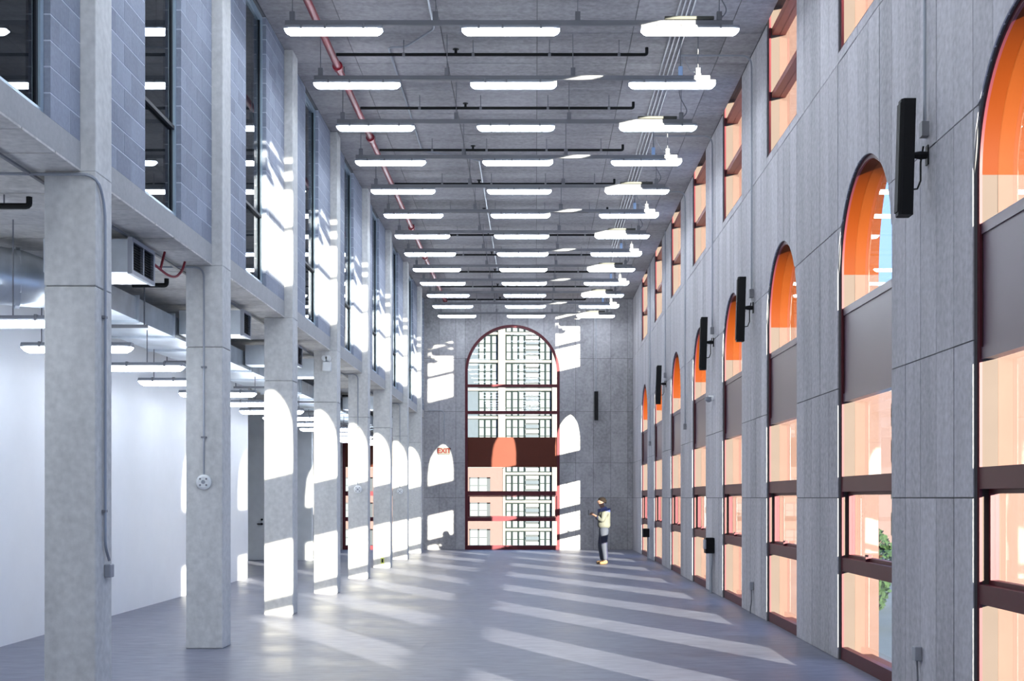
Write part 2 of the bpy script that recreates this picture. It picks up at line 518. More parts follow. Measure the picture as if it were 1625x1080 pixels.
for i in range(9):
    a = allc[i] + CD
    b = allc[i + 1] if i < 8 else YE
    if i == 0: w0, w1 = 7.0, 9.36
    elif i == 8: w0, w1 = a + 1.25, b - .3
    else: w0, w1 = a + 1.28, b - 1.22
    if i == 8: w0, w1 = a + .6, b - .25
    single = i in (0, 1, 2)
    pier_of_blocks(a + .005, w0, single and i > 0, True)
    pier_of_blocks(w1, b - .005, single, False)
    winl += 1
    t = empty('window_%d' % winl, (XB, (w0 + w1) / 2, ZS1)); tag(t, kind='structure')
    xf0, xf1 = XB - .13, XB - .05
    m = MB()
    m.box(xf0, xf1, w0 + .002, w0 + .06, ZS1 + .002, ZC - .002).box(xf0, xf1, w1 - .06, w1 - .002, ZS1 + .002, ZC - .002)
    m.box(xf0, xf1, w0 + .06, w1 - .06, ZS1 + .002, ZS1 + .06).box(xf0, xf1, w0 + .06, w1 - .06, ZC - .07, ZC - .002)
    m.build('window_frame', M['frame'], t)
    m = MB().box(xf0 + .01, xf1 - .02, w0 + .06, w0 + .09, ZS1 + .06, ZC - .07).box(xf0 + .01, xf1 - .02, w1 - .09, w1 - .06, ZS1 + .06, ZC - .07)
    m.build('gasket', M['darkframe'], t)
    box('transom', M['darkframe'], t, xf0, xf1, w0 + .06, w1 - .06, 5.54, 5.575)
    box('pane', M['tint'], t, XB - .096, XB - .084, w0 + .06, w1 - .06, ZS1 + .06, 5.54)
    box('pane', M['tint'], t, XB - .096, XB - .084, w0 + .06, w1 - .06, 5.575, ZC - .07)

# ------------------------------------------------------------------ arched windows of the right wall
def outline(c, hw, spring, base, n=40, r=None):
    r = r or hw
    pts = [(c - hw, base)]
    for k in range(n + 1):
        a = PI - PI * k / n
        pts.append((c + r * math.cos(a), spring + r * math.sin(a)))
    pts.append((c + hw, base)); return pts
def ring(P, m, o1, o2, d0, d1):
    """band between outline o1 (outer) and o2 (inner), extruded d0..d1 (d may be functions of index)"""
    f0 = d0 if callable(d0) else (lambda k: d0)
    f1 = d1 if callable(d1) else (lambda k: d1)
    return m.loft([[P(*o1[k], f0(k)), P(*o2[k], f0(k)), P(*o2[k], f1(k)), P(*o1[k], f1(k))] for k in range(len(o1))])
def pbox(P, m, u0, u1, z0, z1, d0, d1):
    q = [(u0, z0), (u1, z0), (u1, z1), (u0, z1)]
    return m.prism([P(u, z, d0) for u, z in q], [P(u, z, d1) for u, z in q])
TR = [(0.947, 1.08), (1.79, 1.94)]
PZ0, PZ1 = 2.74, 3.726
def arched_pane(P, m, c, hw, r, spring, z0, d0, d1, n=20):
    us = [c - hw + 2 * hw * k / n for k in range(n + 1)]
    poly = [(c - hw, z0), (c + hw, z0)] + [(c + r * math.cos(PI * k / n), spring + r * math.sin(PI * k / n)) for k in range(n + 1)]
    if z0 > spring - 1e-4: poly = poly[2:]
    return m.prism([P(u, z, d0) for u, z in poly], [P(u, z, d1) for u, z in poly])

for i, c in enumerate(WIN):
    winl += 1
    t = empty('window_%d' % winl, (XR, c, 0)); tag(t, kind='structure')
    P = PR
    fw, lw = .045, .03
    o0 = outline(c, HW - .002, SPRING, 0.002); o1 = outline(c, HW - fw, SPRING, 0.002)
    m = MB(); ring(P, m, o0, o1, .034, .055)
    pbox(P, m, c - HW + fw, c + HW - fw, .002, .135, .030, .10)
    m.build('frame', M['red'], t, smooth='angle')
    o2 = outline(c, HW - lw, SPRING, 0.002)
    n = len(o0)
    def dep(k, o0=o0, c=c): return .195 + .235 * (0.5 + 0.5 * (o0[k][0] - c) / HW)
    inner, outer = MB(), MB()
    for A, B in (((0, 1), (0, 1)), ((n - 2, n - 1), (n - 2, n - 1))):
        q = [o0[A[0]], o0[A[1]], o2[B[1]], o2[B[0]]]
        inner.prism([P(u, z, .056) for u, z in q], [P(u, z, .176) for u, z in q])
        outer.prism([P(u, z, .176) for u, z in q], [P(u, z, dep(A[0])) for u, z in q])
    pbox(P, inner, c - HW + lw, c + HW - lw, .002, .06, .101, .176)
    pbox(P, outer, c - HW + lw, c + HW - lw, .002, .06, .176, .36)
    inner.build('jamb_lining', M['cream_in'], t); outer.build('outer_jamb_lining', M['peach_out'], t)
    inner, outer = MB(), MB()
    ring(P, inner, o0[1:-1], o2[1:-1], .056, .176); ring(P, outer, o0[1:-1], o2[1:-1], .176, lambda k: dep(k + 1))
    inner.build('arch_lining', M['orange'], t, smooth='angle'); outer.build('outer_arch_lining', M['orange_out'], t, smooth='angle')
    a, b = c - HW + lw + .001, c + HW - lw - .001
    pn = box_ = pbox(P, MB(), a, b, PZ0, PZ1, .101, .16).build('spandrel_panel', M['panel_sheen'], t)
    pbox(P, MB(), c - HW + fw + .001, c + HW - fw - .001, PZ0, PZ1, .06, .1005).build('panel_face', M['panel_sheen'], pn)
    pbox(P, MB(), c - HW + fw + .001, c + HW - fw - .001, PZ1 - .075, PZ1 + .004, .048, .0595).build('panel_trim', M['panel_sheen'], pn)
    pbox(P, MB(), c - HW + fw + .001, c + HW - fw - .001, PZ0 - .004, PZ0 + .085, .048, .0595).build('panel_trim', M['panel_sheen'], pn)
    for z0, z1 in TR:
        pbox(P, MB(), a, b, z0, z1, .105, .19).build('transom', M['red'], t)
        pbox(P, MB(), c - HW + fw, c + HW - fw, z0 - .005, z1 + .005, .035, .104).build('transom_cover', M['red'], t)
    # panes
    arched_pane(P, MB(), c, HW - lw, HW - lw, SPRING, PZ1 + .005, .170, .182).build('pane', M['glass'], t)
    pbox(P, MB(), a, b, TR[1][1], PZ0, .170, .182).build('pane', M['glass'], t)
    pbox(P, MB(), a, b, .06, TR[0][0], .170, .182).build('pane', M['glass'], t)
    s = MB(); sw = .035; z0, z1 = TR[0][1] + .004, TR[1][0] - .004
    for q in ((a + .02, a + .02 + sw, z0, z1), (b - .02 - sw, b - .02, z0, z1), (a + .02 + sw, b - .02 - sw, z0, z0 + sw), (a + .02 + sw, b - .02 - sw, z1 - sw, z1)):
        pbox(P, s, *q, .10, .165)
    so = s.build('sash', M['red'], t)
    pbox(P, MB(), a + .02 + sw, b - .02 - sw, z0 + sw, z1 - sw, .128, .140).build('sash_pane', M['glass'], so)
    hd = MB(); pbox(P, hd, c + .0, c + .12, z0 + .05, z0 + .07, .06, .08); pbox(P, hd, c + .1, c + .12, z0 + .0, z0 + .07, .06, .12)
    hd.build('sash_handle', M['red'], so)
    # clerestory window above
    winl += 1
    t = empty('window_%d' % winl, (XR, c, CL0)); tag(t, kind='structure')
    m = MB()
    def rect(c, hw, z0, z1): return [(c - hw, z0), (c - hw, z1), (c + hw, z1), (c + hw, z0)]
    r0, r1, r2 = rect(c, HW - .002, CL0 + .002, CL1 - .002), rect(c, HW - .05, CL0 + .05, CL1 - .05), rect(c, HW - lw, CL0 + lw, CL1 - lw)
    ring(P, m, r0, r1, .030, .055); pbox(P, m, c - HW + .05, c + HW - .05, CL0 + .002, CL0 + .05, .030, .055); m.build('frame', M['red'], t, smooth='angle')
    def dep2(k, r0=r0, c=c): return .195 + .235 * (0.5 + 0.5 * (r0[k][0] - c) / HW)
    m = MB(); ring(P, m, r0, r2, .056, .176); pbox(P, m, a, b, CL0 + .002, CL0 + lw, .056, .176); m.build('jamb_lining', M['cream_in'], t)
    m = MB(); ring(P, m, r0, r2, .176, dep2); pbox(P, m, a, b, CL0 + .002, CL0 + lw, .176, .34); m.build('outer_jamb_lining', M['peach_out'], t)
    for z0, z1 in ((7.29, 7.37), (8.16, 8.26)):
        pbox(P, MB(), a, b, z0, z1, .072, .26).build('transom', M['rust'], t)
    for z0, z1 in ((CL0 + lw, 7.29), (7.37, 8.16), (8.26, CL1 - lw)):
        pbox(P, MB(), a, b, z0, z1, .170, .182).build('pane', M['glass'], t)

# ------------------------------------------------------------------ arched end window
winl += 1
t = empty('window_%d' % winl, (EWC, YE, 0)); tag(t, kind='structure')
P = PE; fw = .085; c = EWC; R_ = EWR
o0 = outline(c, R_ - .002, EWS, .002, 36); o1 = outline(c, R_ - fw, EWS, .002, 36)
m = MB(); ring(P, m, o0, o1, -.02, .16); pbox(P, m, c - R_ + fw, c + R_ - fw, .002, .14, -.02, .16); m.build('frame', M['red'], t, smooth='angle')
a, b = c - R_ + fw + .001, c + R_ - fw - .001
pn = pbox(P, MB(), a, b, PZ0, PZ1, .02, .12).build('spandrel_panel', M['panel'], t)
for z0, z1 in ((.947, 1.08), (1.79, 1.94), (4.50, 4.60), (5.39, 5.48)):
    pbox(P, MB(), a, b, z0, z1, -.015, .15).build('transom', M['red'], t)
for z0, z1 in ((.14, .947), (1.94, PZ0), (PZ1, 4.50), (4.60, 5.39)):
    pbox(P, MB(), a, b, z0, z1, .08, .092).build('pane', M['endglass'], t)
arched_pane(P, MB(), c, R_ - fw, R_ - fw, EWS, 5.48, .08, .092, 32).build('pane', M['endglass'], t)
s = MB(); z0, z1, sw = 1.084, 1.786, .065
for q in ((a, a + sw, z0, z1), (b - sw, b, z0, z1), (a + sw, b - sw, z0, z0 + .03), (a + sw, b - sw, z1 - .03, z1)): pbox(P, s, *q, .03, .11)
so = s.build('sash', M['red'], t)
pbox(P, MB(), a + sw, b - sw, z0 + .03, z1 - .03, .08, .092).build('sash_pane', M['endglass'], so)
# aisle end window
winl += 1
t = empty('window_%d' % winl, ((AW0 + AW1) / 2, YE, 0)); tag(t, kind='structure')
m = MB()
for q in ((AW0 + .002, AW0 + .08, .002, AWT - .002), (AW1 - .08, AW1 - .002, .002, AWT - .002), (AW0 + .08, AW1 - .08, .002, .14), (AW0 + .08, AW1 - .08, AWT - .08, AWT - .002)):
    pbox(P, m, *q, -.01, .14)
m.build('frame', M['red'], t, smooth='angle')
pbox(P, MB(), AW0 + .08, AW1 - .08, PZ0, AWT - .08, .02, .12).build('spandrel_panel', M['panel'], t)
for z0, z1 in ((.947, 1.08), (1.79, 1.94)): pbox(P, MB(), AW0 + .08, AW1 - .08, z0, z1, -.005, .13).build('transom', M['red'], t)
for z0, z1 in ((.14, .947), (1.08, 1.79), (1.94, PZ0)): pbox(P, MB(), AW0 + .08, AW1 - .08, z0, z1, .08, .092).build('pane', M['glass'], t)

# ------------------------------------------------------------------ tube lights
def make_lamp():
    root = empty('tube_light', (0, 0, 0))
    L2 = .615
    def prof(w, z0, z1, x): return [(x, -w, z0), (x, w, z0), (x, w, z1), (x, -w, z1)]
    MB().loft([[(x, y * s, z) for (y, z) in ((-.062, .012), (.062, .012), (.07, .03), (.045, .062), (-.045, .062), (-.07, .03))] for x, s in ((-L2, .9), (-L2 + .03, 1), (L2 - .03, 1), (L2, .9))]).build('housing', M['lamphousing'], root)
    sec = [(-.066, .012), (-.060, -.025), (-.035, -.050), (.035, -.050), (.060, -.025), (.066, .012)]
    MB().loft([[(x, y * s, .012 + (z - .012) * s2) for y, z in sec] for x, s, s2 in ((-L2 + .003, .82, .25), (-L2 + .03, .95, .7), (-L2 + .07, 1, 1), (L2 - .07, 1, 1), (L2 - .03, .95, .7), (L2 - .003, .82, .25))]).build('diffuser', M['lamp'], root)
    for x in (-.40, -.1, .38):
        MB().box(x - .012, x + .012, -.075, .075, .006, .068).build('clip', M['strut'], root)
    return root
lamp0 = make_lamp()
used = [False]
def place_lamp(x, y, z, label, group):
    if not used[0]: o = lamp0; used[0] = True; o.location = (x, y, z)
    else: o = copy_tree(lamp0, (x, y, z))
    tag(o, label, 'light', group); return o
HZ = 7.59
RY = [15.46 + 2.021 * i for i in range(13)]
rows = [RY[0] - 2.021 * k for k in range(10, 0, -1)] + RY
nrow = len(rows)
files = [(-2.54, 'red-pipe'), (-0.313, 'middle'), (1.94, 'window-side')]
st0 = None
def make_strut():
    root = empty('light_strut', (0, 0, 0))
    MB().box(-3.15, 2.48, -.021, .021, .068, .128).build('channel', M['strut'], root)
    for x in (-3.06, -1.26, .53, 2.31):
        MB().cyl((x, 0, .20), (x, 0, ZC - HZ), .006, 6).build('rod', M['strut'], root)
        MB().box(x - .032, x + .032, -.03, .03, .129, .235).build('bracket', M['strut'], root)
    return root
st0 = make_strut()
for k, y in enumerate(rows):
    o_ = ORD[nrow - 1 - k]
    for x, nm in files:
        place_lamp(x, y, HZ, 'white tube light in the %s file, %s row from the arched end wall' % (nm, o_), 'hall tube lights')
    if k == 0: s_ = st0; s_.location = (0, y, HZ)
    else: s_ = copy_tree(st0, (0, y, HZ))
    tag(s_, 'grey steel strut carrying three tube lights, %s from the arched end wall' % o_, 'strut', 'light struts under the ceiling')
    ORIG[s_.name] = Vector((0, y, HZ))
    if k >= 10:
        if (k - 10) % 2 == 1:
            sb = MB().box(2.03, 2.09, y - .03, y + .03, HZ + .129, HZ + .26).build('sensor_box', M['bluebox'], s_, bevel=.006)
            sb['label'] = 'pale blue box'
            MB().tube([(2.06, y, HZ + .25), (2.06, y, ZC)], .007, 6).build('sensor_hanger', M['strut'], s_)
            MB().tube([(2.07, y + .01, HZ + .25), (2.10, y, HZ + .42), (2.2, y, HZ + .2), (2.36, y, HZ + .15)], .006, 6).build('cable', M['conduit'], s_)
        else:
            MB().box(1.62, 2.24, y - .045, y + .045, HZ + .129, HZ + .172).build('sun_patch_box', M['sunpatch'], s_, bevel=.005)  # pale box standing in for a patch of sun on strut and lamp
            MB().tube(arc_path([(2.3, y, HZ + .13), (2.42, y, HZ + .25), (2.28, y, HZ + .5), (2.28, y, ZC)], .1), .008, 6).build('cable', M['strut'], s_)
# aisle lights
AYZ = 3.39
arow = [11.71 + 2.02 * i for i in range(-3, 14)]
for k, y in enumerate(arow):
    o_ = ORD[len(arow) - 1 - k]
    l = place_lamp(-5.12, y, AYZ, 'white tube light under the aisle soffit, %s row from the end wall' % o_, 'aisle tube lights')
    for dx in (-.4, .14):
        ob = MB().tube([(dx, 0, .068), (dx, 0, (ZS0 if y < 13.5 else 3.868) - AYZ)], .007, 6)
        oo = ob.build('hanger_rod', M['strut'], None); oo.parent = l
for k, y in enumerate(rows[9:]):
    o_ = ORD[len(rows[9:]) - 1 - k]
    for x, nm in ((-5.16, 'near'), (-7.4, 'far from')):
        l = place_lamp(x, y, HZ, 'white tube light behind upper windows, file %s the glass, %s row from end wall' % (nm, o_), 'upper room tube lights')
        ob = MB()
        for dx in (-.4, .38): ob.tube([(dx, 0, .068), (dx, 0, ZC - HZ)], .007, 6)
        oo = ob.build('hanger_rod', M['strut'], None); oo.parent = l

# ------------------------------------------------------------------ sprinkler pipes
t = thing('sprinkler_main', 'long red sprinkler main pipe running along the hall ceiling', 'pipe', (-2.93, 20, ZC))
MB().cyl((-2.93, -2, 8.1), (-2.93, YE - .8, 8.1), .052, 14).build('pipe', M['pipered'], t, smooth=True)
for y in [14.6 + 3.6 * k for k in range(8)]:
    MB().cyl((-2.93, y - .05, 8.1), (-2.93, y + .05, 8.1), .075, 14).build('coupling', M['pipered'], t)
    MB().cyl((-2.93, y + .6, 8.15), (-2.93, y + .6, ZC), .008, 6).build('hanger', M['strut'], t)
PY = [17.7 + 2.43 * k for k in range(10)]
for k, y in enumerate(PY):
    t = thing('branch_pipe', 'black sprinkler branch pipe off the red main, %s from the end wall' % ORD[len(PY) - 1 - k], 'pipe', (0, y, ZC), 'black branch pipes')
    MB().tube(arc_path([(-2.87, y, 8.1), (1.6, y, 8.1), (1.6, y, 8.2)], .03, 3), .024, 8).build('pipe', M['pipeblack'], t)
    for x in (-1.9, -.9, .2, 1.2):
        MB().cyl((x - .02, y, 8.1), (x + .02, y, 8.1), .03, 10).build('clamp', M['strut'], t)
        MB().cyl((x, y, 8.12), (x, y, ZC), .006, 6).build('hanger', M['strut'], t)
    MB().cyl((-1.15, y, 8.12), (-1.15, y, 8.17), .02, 8).cyl((-1.15, y, 8.17), (-1.15, y, 8.18), .045, 8).build('sprinkler_head', M['pipeblack'], t)

# ceiling conduits -----------------------------------------------------------
for k, x in enumerate((1.92, 1.985, 2.05, 2.115)):
    o = MB().tube([(x, -2, ZC - .03), (x, 34 - 2 * (3 - k) * .5, ZC - .03)], .013, 6).build('ceiling_conduit', M['conduit'])
    tag(o, 'thin straight ceiling conduit over the window-side lights, %s of four from the windows' % ORD[3 - k], 'conduit', 'four parallel ceiling conduits')
o = MB().tube(arc_path([(-1.42, 2, ZC - .03), (-1.42, 17.2, ZC - .03), (-1.9, 17.9, ZC - .03), (-2.15, 17.9, ZC - .03), (-2.15, 23.2, ZC - .03), (-1.1, 23.9, ZC - .03), (-1.1, 36, ZC - .03)], .1), .014, 6).build('ceiling_conduit', M['conduit'])
tag(o, 'bent steel conduit zigzagging on the ceiling near the red main', 'conduit')

# wall conduits on right wall, speakers -----------------------------------------
def pier(i): return WIN[i] + 2.023
SP = {1: True, 3: True, 4: True, 6: True}
for i in range(1, 8):
    y = pier(i)
    zend = 5.0 if i in SP else (3.95 if i == 2 else 3.2)
    if i == 2: continue
    t = thing('wall_conduit', 'vertical steel conduit on the window wall, %s pier from the end wall' % ORD[8 - i], 'conduit', (XR, y, 0), 'conduits on the piers')
    pts = [(2.115 if i in (3, 4, 5) else XR - .03, y, ZC - .05)] + ([(XR - .025, y, ZC - .05)] if i in (3, 4, 5) else []) + [(XR - .025, y, 4.80 if i in SP else 3.3)]
    if len(pts) == 2: pts[0] = (XR - .025, y, ZC - .005)
    MB().tube(arc_path(pts, .16), .014, 6).build('pipe', M['conduit'], t)
    if i in SP: MB().box(XR - .06, XR - .001, y - .04, y + .04, 4.68, 4.80).build('junction_box', M['strut'], t)
    else: MB().box(XR - .06, XR - .001, y - .04, y + .04, 3.18, 3.30).build('junction_box', M['strut'], t)
spk = {1: 'window wall beside the tallest visible pier', 3: '', 4: '', 6: ''}
def column_speaker(loc, normal, label):
    """normal = 'x' (on right wall, facing -x) or 'y' (end wall facing -y); loc = wall point at bracket"""
    x, y, z = loc
    t = thing('column_speaker', label, 'speaker', loc, 'black column speakers')
    def T(a, b, h):      # a: along wall, b: out from wall, h: height
        if normal == 'x': return Vector((x - b, y + a, z + h))
        return Vector((x + a, y - b, z + h))
    body = MB(); th = .03
    prof = [(-.065, .12), (-.065, .215), (-.04, .235), (.04, .235), (.065, .215), (.065, .12)]
    lo = [T(a, b + .02, -.50) for a, b in prof]; hi = [T(a, b - .005, .45) for a, b in prof]
    body.loft([lo, hi]); bo = body.build('cabinet', M['black'], t)
    g = MB(); g.loft([[T(a, b + .021, -.47) for a, b in ((-.055, .225), (.055, .225), (.045, .243), (-.045, .243))], [T(a, b - .004, .42) for a, b in ((-.055, .225), (.055, .225), (.045, .243), (-.045, .243))]])
    g.build('grille', M['pipeblack'], bo)
    br = MB(); br.tube([T(0, .012, 0), T(0, .06, 0), T(0, .13, .0)], [.03, .035, .022], 8)
    br.loft([[T(-.03, .001, -.08), T(.03, .001, -.08), T(.03, .012, -.08), T(-.03, .012, -.08)], [T(-.03, .001, .08), T(.03, .001, .08), T(.03, .012, .08), T(-.03, .012, .08)]])
    br.build('bracket', M['black'], t)
    MB().tube([T(.02, .03, .08), T(.03, .05, -.05), T(.03, .05, -.2), T(.02, .08, -.27), T(0, .13, -.28)], .008, 6).build('cable', M['black'], t)
for i, lab in ((1, 'eighth'), (3, 'sixth'), (4, 'fifth'), (6, 'third')):
    column_speaker((XR, pier(i), 4.53), 'x', 'tall black column speaker bracketed to the window wall, %s pier from end wall' % lab)
column_speaker((2.0, YE, 4.78), 'y', 'black column speaker on the end wall right of the arched window')
t = thing('wall_conduit', 'thin steel conduit running down the end wall to the speaker', 'conduit', (2.0, YE, 0))
MB().tube([(2.0, YE - .02, ZC - .01), (2.0, YE - .02, 5.0)], .012, 6).build('pipe', M['conduit'], t)
# dome camera on pier 4
t = thing('dome_camera', 'small white camera on the window wall under a black speaker', 'camera', (XR, pier(4) + .1, 3.5))
y = pier(4) + .02
MB().cyl((XR - .001, y, 3.52), (XR - .09, y, 3.52), .05, 12).build('mount', M['whiteplastic'], t)
MB().tube([(XR - .09, y, 3.54), (XR - .09, y, 3.49), (XR - .09, y, 3.45)], [.07, .065, .03], 12).build('dome', M['lamphousing'], t)

# boxes low on the right wall
y = pier(4)
t = thing('power_box', 'black electrical disconnect box with pipes down to the floor on window wall', 'box', (XR, y, 0))
MB().box(XR - .16, XR - .001, y - .12, y + .12, .72, 1.0).build('box', M['black'], t, bevel=.01)
MB().box(XR - .2, XR - .161, y - .2, y - .04, .80, .97).build('switch', M['lamphousing'], t, bevel=.008)
for dy, sway in ((-.09, .05), (-.03, -.03), (.04, .04), (.09, -.04)):
    MB().tube([(XR - .05, y + dy, .72), (XR - .05, y + dy, .5), (XR - .05, y + dy + sway, .25), (XR - .05, y + dy + sway, 0)], .018, 6).build('pipe', M['conduit'], t)
y = 34.4
t = thing('power_box', 'small black box on a post, window wall pier, second from end wall', 'box', (XR, y, 0))
MB().box(XR - .22, XR - .04, y - .1, y + .1, .62, .86).build('box', M['black'], t, bevel=.01)
MB().cyl((XR - .08, y, 0), (XR - .08, y, .62), .02, 6).build('pipe', M['conduit'], t)
for y, lab in ((pier(3), 'small grey outlet box with a cable to the floor, sixth pier from end wall'), (10.28, 'small grey outlet box low on the pier beside the tallest arched window')):
    t = thing('outlet_box', lab, 'outlet', (XR, y, 0))
    MB().box(XR - .06, XR - .001, y - .045, y + .045, .36, .48).build('box', M['lamphousing'], t, bevel=.006)
    MB().tube([(XR - .03, y, .36), (XR - .03, y - .02, .2), (XR - .03, y + .08, .05), (XR - .03, y + .08, 0)], .008, 6).build('cable', M['strut'], t)

# ------------------------------------------------------------------ things on the columns
# column 1: conduit on the hall-side face
yc = COLS[0] + .16
t = thing('column_conduit', 'steel conduit bending down a column to a small box', 'conduit', (XC, yc, 0))
MB().tube(arc_path([(-5.6, COLS[0] - .12, ZS0 - .03), (-3.9, COLS[0] - .03, ZS0 - .03), (XC + .02, COLS[0] - .03, ZS0 - .03), (XC + .02, yc, ZS0 - .25), (XC + .02, yc, 1.32), (XC + .03, yc + .07, 1.2)], .15), .013, 6).build('pipe', M['conduit'], t)
MB().box(XC + .001, XC + .055, yc + .03, yc + .12, 1.06, 1.17).build('box', M['lamphousing'], t, bevel=.006)
for z in (3.2, 1.6): MB().box(XC + .001, XC + .03, yc - .03, yc + .03, z, z + .02).build('strap', M['strut'], t)
def alarm(i, lab):
    y = COLS[i]; x = XC - .21
    t = thing('alarm_bell', lab, 'alarm', (x, y, 1.9), 'white alarm bells')
    MB().tube([(x, y - .001, 1.9), (x, y - .03, 1.9), (x, y - .045, 1.9)], [.086, .086, .06], 20).build('shell', M['whiteplastic'], t)
    MB().cyl((x, y - .045, 1.9), (x, y - .055, 1.9), .022, 12).build('hub', M['lamphousing'], t)
    for k in range(4):
        a = PI / 4 + k * PI / 2
        MB().cyl((x + .05 * math.cos(a), y - .044, 1.9 + .05 * math.sin(a)), (x + .05 * math.cos(a), y - .05, 1.9 + .05 * math.sin(a)), .011, 8).build('hole', M['strut'], t)
    t = thing('column_conduit', 'thin conduit above the alarm bell on ' + lab.split('on ')[1], 'conduit', (x, y, 1.98), 'conduits above alarm bells')
    MB().tube(arc_path([(x - .55, y - .02, ZS0 - .02), (x, y - .02, ZS0 - .02), (x, y - .02, 1.985)], .12), .011, 6).build('pipe', M['conduit'], t)
    for z in (3.2, 2.4): MB().box(x - .03, x + .03, y - .035, y - .001, z, z + .02).build('strap', M['strut'], t)
alarm(1, 'round white alarm bell on the seventh column from the end wall')
alarm(4, 'round white alarm bell on the fourth column from the end wall')
alarm(6, 'round white alarm bell on the second column from the end wall')
y = COLS[3]
t = thing('emergency_light', 'white emergency light box near the top of a column', 'light', (XC - .2, y, 3.9))
MB().box(XC - .25, XC - .1, y - .1, y - .001, 3.99, 4.16).build('box', M['whiteplastic'], t, bevel=.01)
for dx in (-.21, -.14): MB().tube([(XC + dx, y - .05, 4.16), (XC + dx, y - .06, 4.22), (XC + dx, y - .14, 4.22)], [.02, .045, .05], 10).build('head', M['whiteplastic'], t)
y = COLS[5]
t = thing('yellow_outlet', 'yellow-green outlet plate near the foot of a column', 'outlet', (XC - .2, y, .1))
MB().box(XC - .23, XC - .15, y - .03, y - .001, .10, .25).build('plate', M['yellow'], t, bevel=.005)
MB().box(XC - .21, XC - .17, y - .034, y - .0305, .13, .22).build('socket', M['black'], t)

# exit sign on end wall -------------------------------------------------------
ex, ez = -3.03, 3.27
t = thing('exit_sign', 'white EXIT sign with red letters on the end wall beside the arched window', 'sign', (ex, YE, ez - .12))
MB().box(ex - .2, ex + .2, YE - .06, YE - .001, ez - .115, ez + .115).build('case', M['signcase'], t, bevel=.008)
cu = bpy.data.curves.new('exit_text', 'FONT'); cu.body = 'EXIT'; cu.size = .215; cu.align_x = 'CENTER'; cu.align_y = 'CENTER'; cu.extrude = .003; cu.offset = .006
to = bpy.data.objects.new('exit_text', cu); COL.objects.link(to)
bpy.context.view_layer.update()
me = bpy.data.meshes.new_from_object(to.evaluated_get(bpy.context.evaluated_depsgraph_get()))
bpy.data.objects.remove(to)
lo = bpy.data.objects.new('lettering', me); COL.objects.link(lo); me.materials.clear(); me.materials.append(M['exitred'])
lo.parent = t; lo.location = Vector((ex, YE - .064, ez)) - ORIG[t.name]; lo.rotation_euler = (PI / 2, 0, 0)
t = thing('wall_conduit', 'thin conduit bending down the end wall to the EXIT sign', 'conduit', (ex, YE, ez + .12))
MB().tube(arc_path([(-3.56, YE - .02, 4.62), (ex, YE - .02, 4.62), (ex, YE - .02, ez + .116)], .15), .013, 6).build('pipe', M['conduit'], t)
t = thing('light_switch', 'small white switch plate on the last column', 'switch', (XC, COLS[7] + .2, 1.1))
MB().box(XC + .001, XC + .02, COLS[7] + .15, COLS[7] + .27, 1.05, 1.25).build('plate', M['whiteplastic'], t, bevel=.004)
MB().box(XC + .0205, XC + .03, COLS[7] + .195, COLS[7] + .225, 1.12, 1.18).build('toggle', M['lamphousing'], t)

# ------------------------------------------------------------------ aisle ducts
t = thing('main_duct', 'long galvanised air duct hanging under the aisle soffit', 'duct', (-5.3, 26, 3.9))
yy = 13.6
while yy < YE - 1:
    box('duct_section', M['steel'], t, -5.7, -4.9, yy + .015, yy + 1.485, 3.90, 4.18)
    box('flange', M['steel'], t, -5.73, -4.87, yy - .014, yy + .014, 3.87, 4.21)
    yy += 1.5
for y in (15.2, 19.2, 23.6, 27.2, 30.2, 35.2):
    m = MB().cyl((-5.76, y, 3.85), (-5.76, y, ZS0), .01, 6).cyl((-4.84, y, 3.85), (-4.84, y, ZS0), .01, 6).box(-5.8, -4.8, y - .02, y + .02, 3.82, 3.86)
    m.build('trapeze_hanger', M['strut'], t)
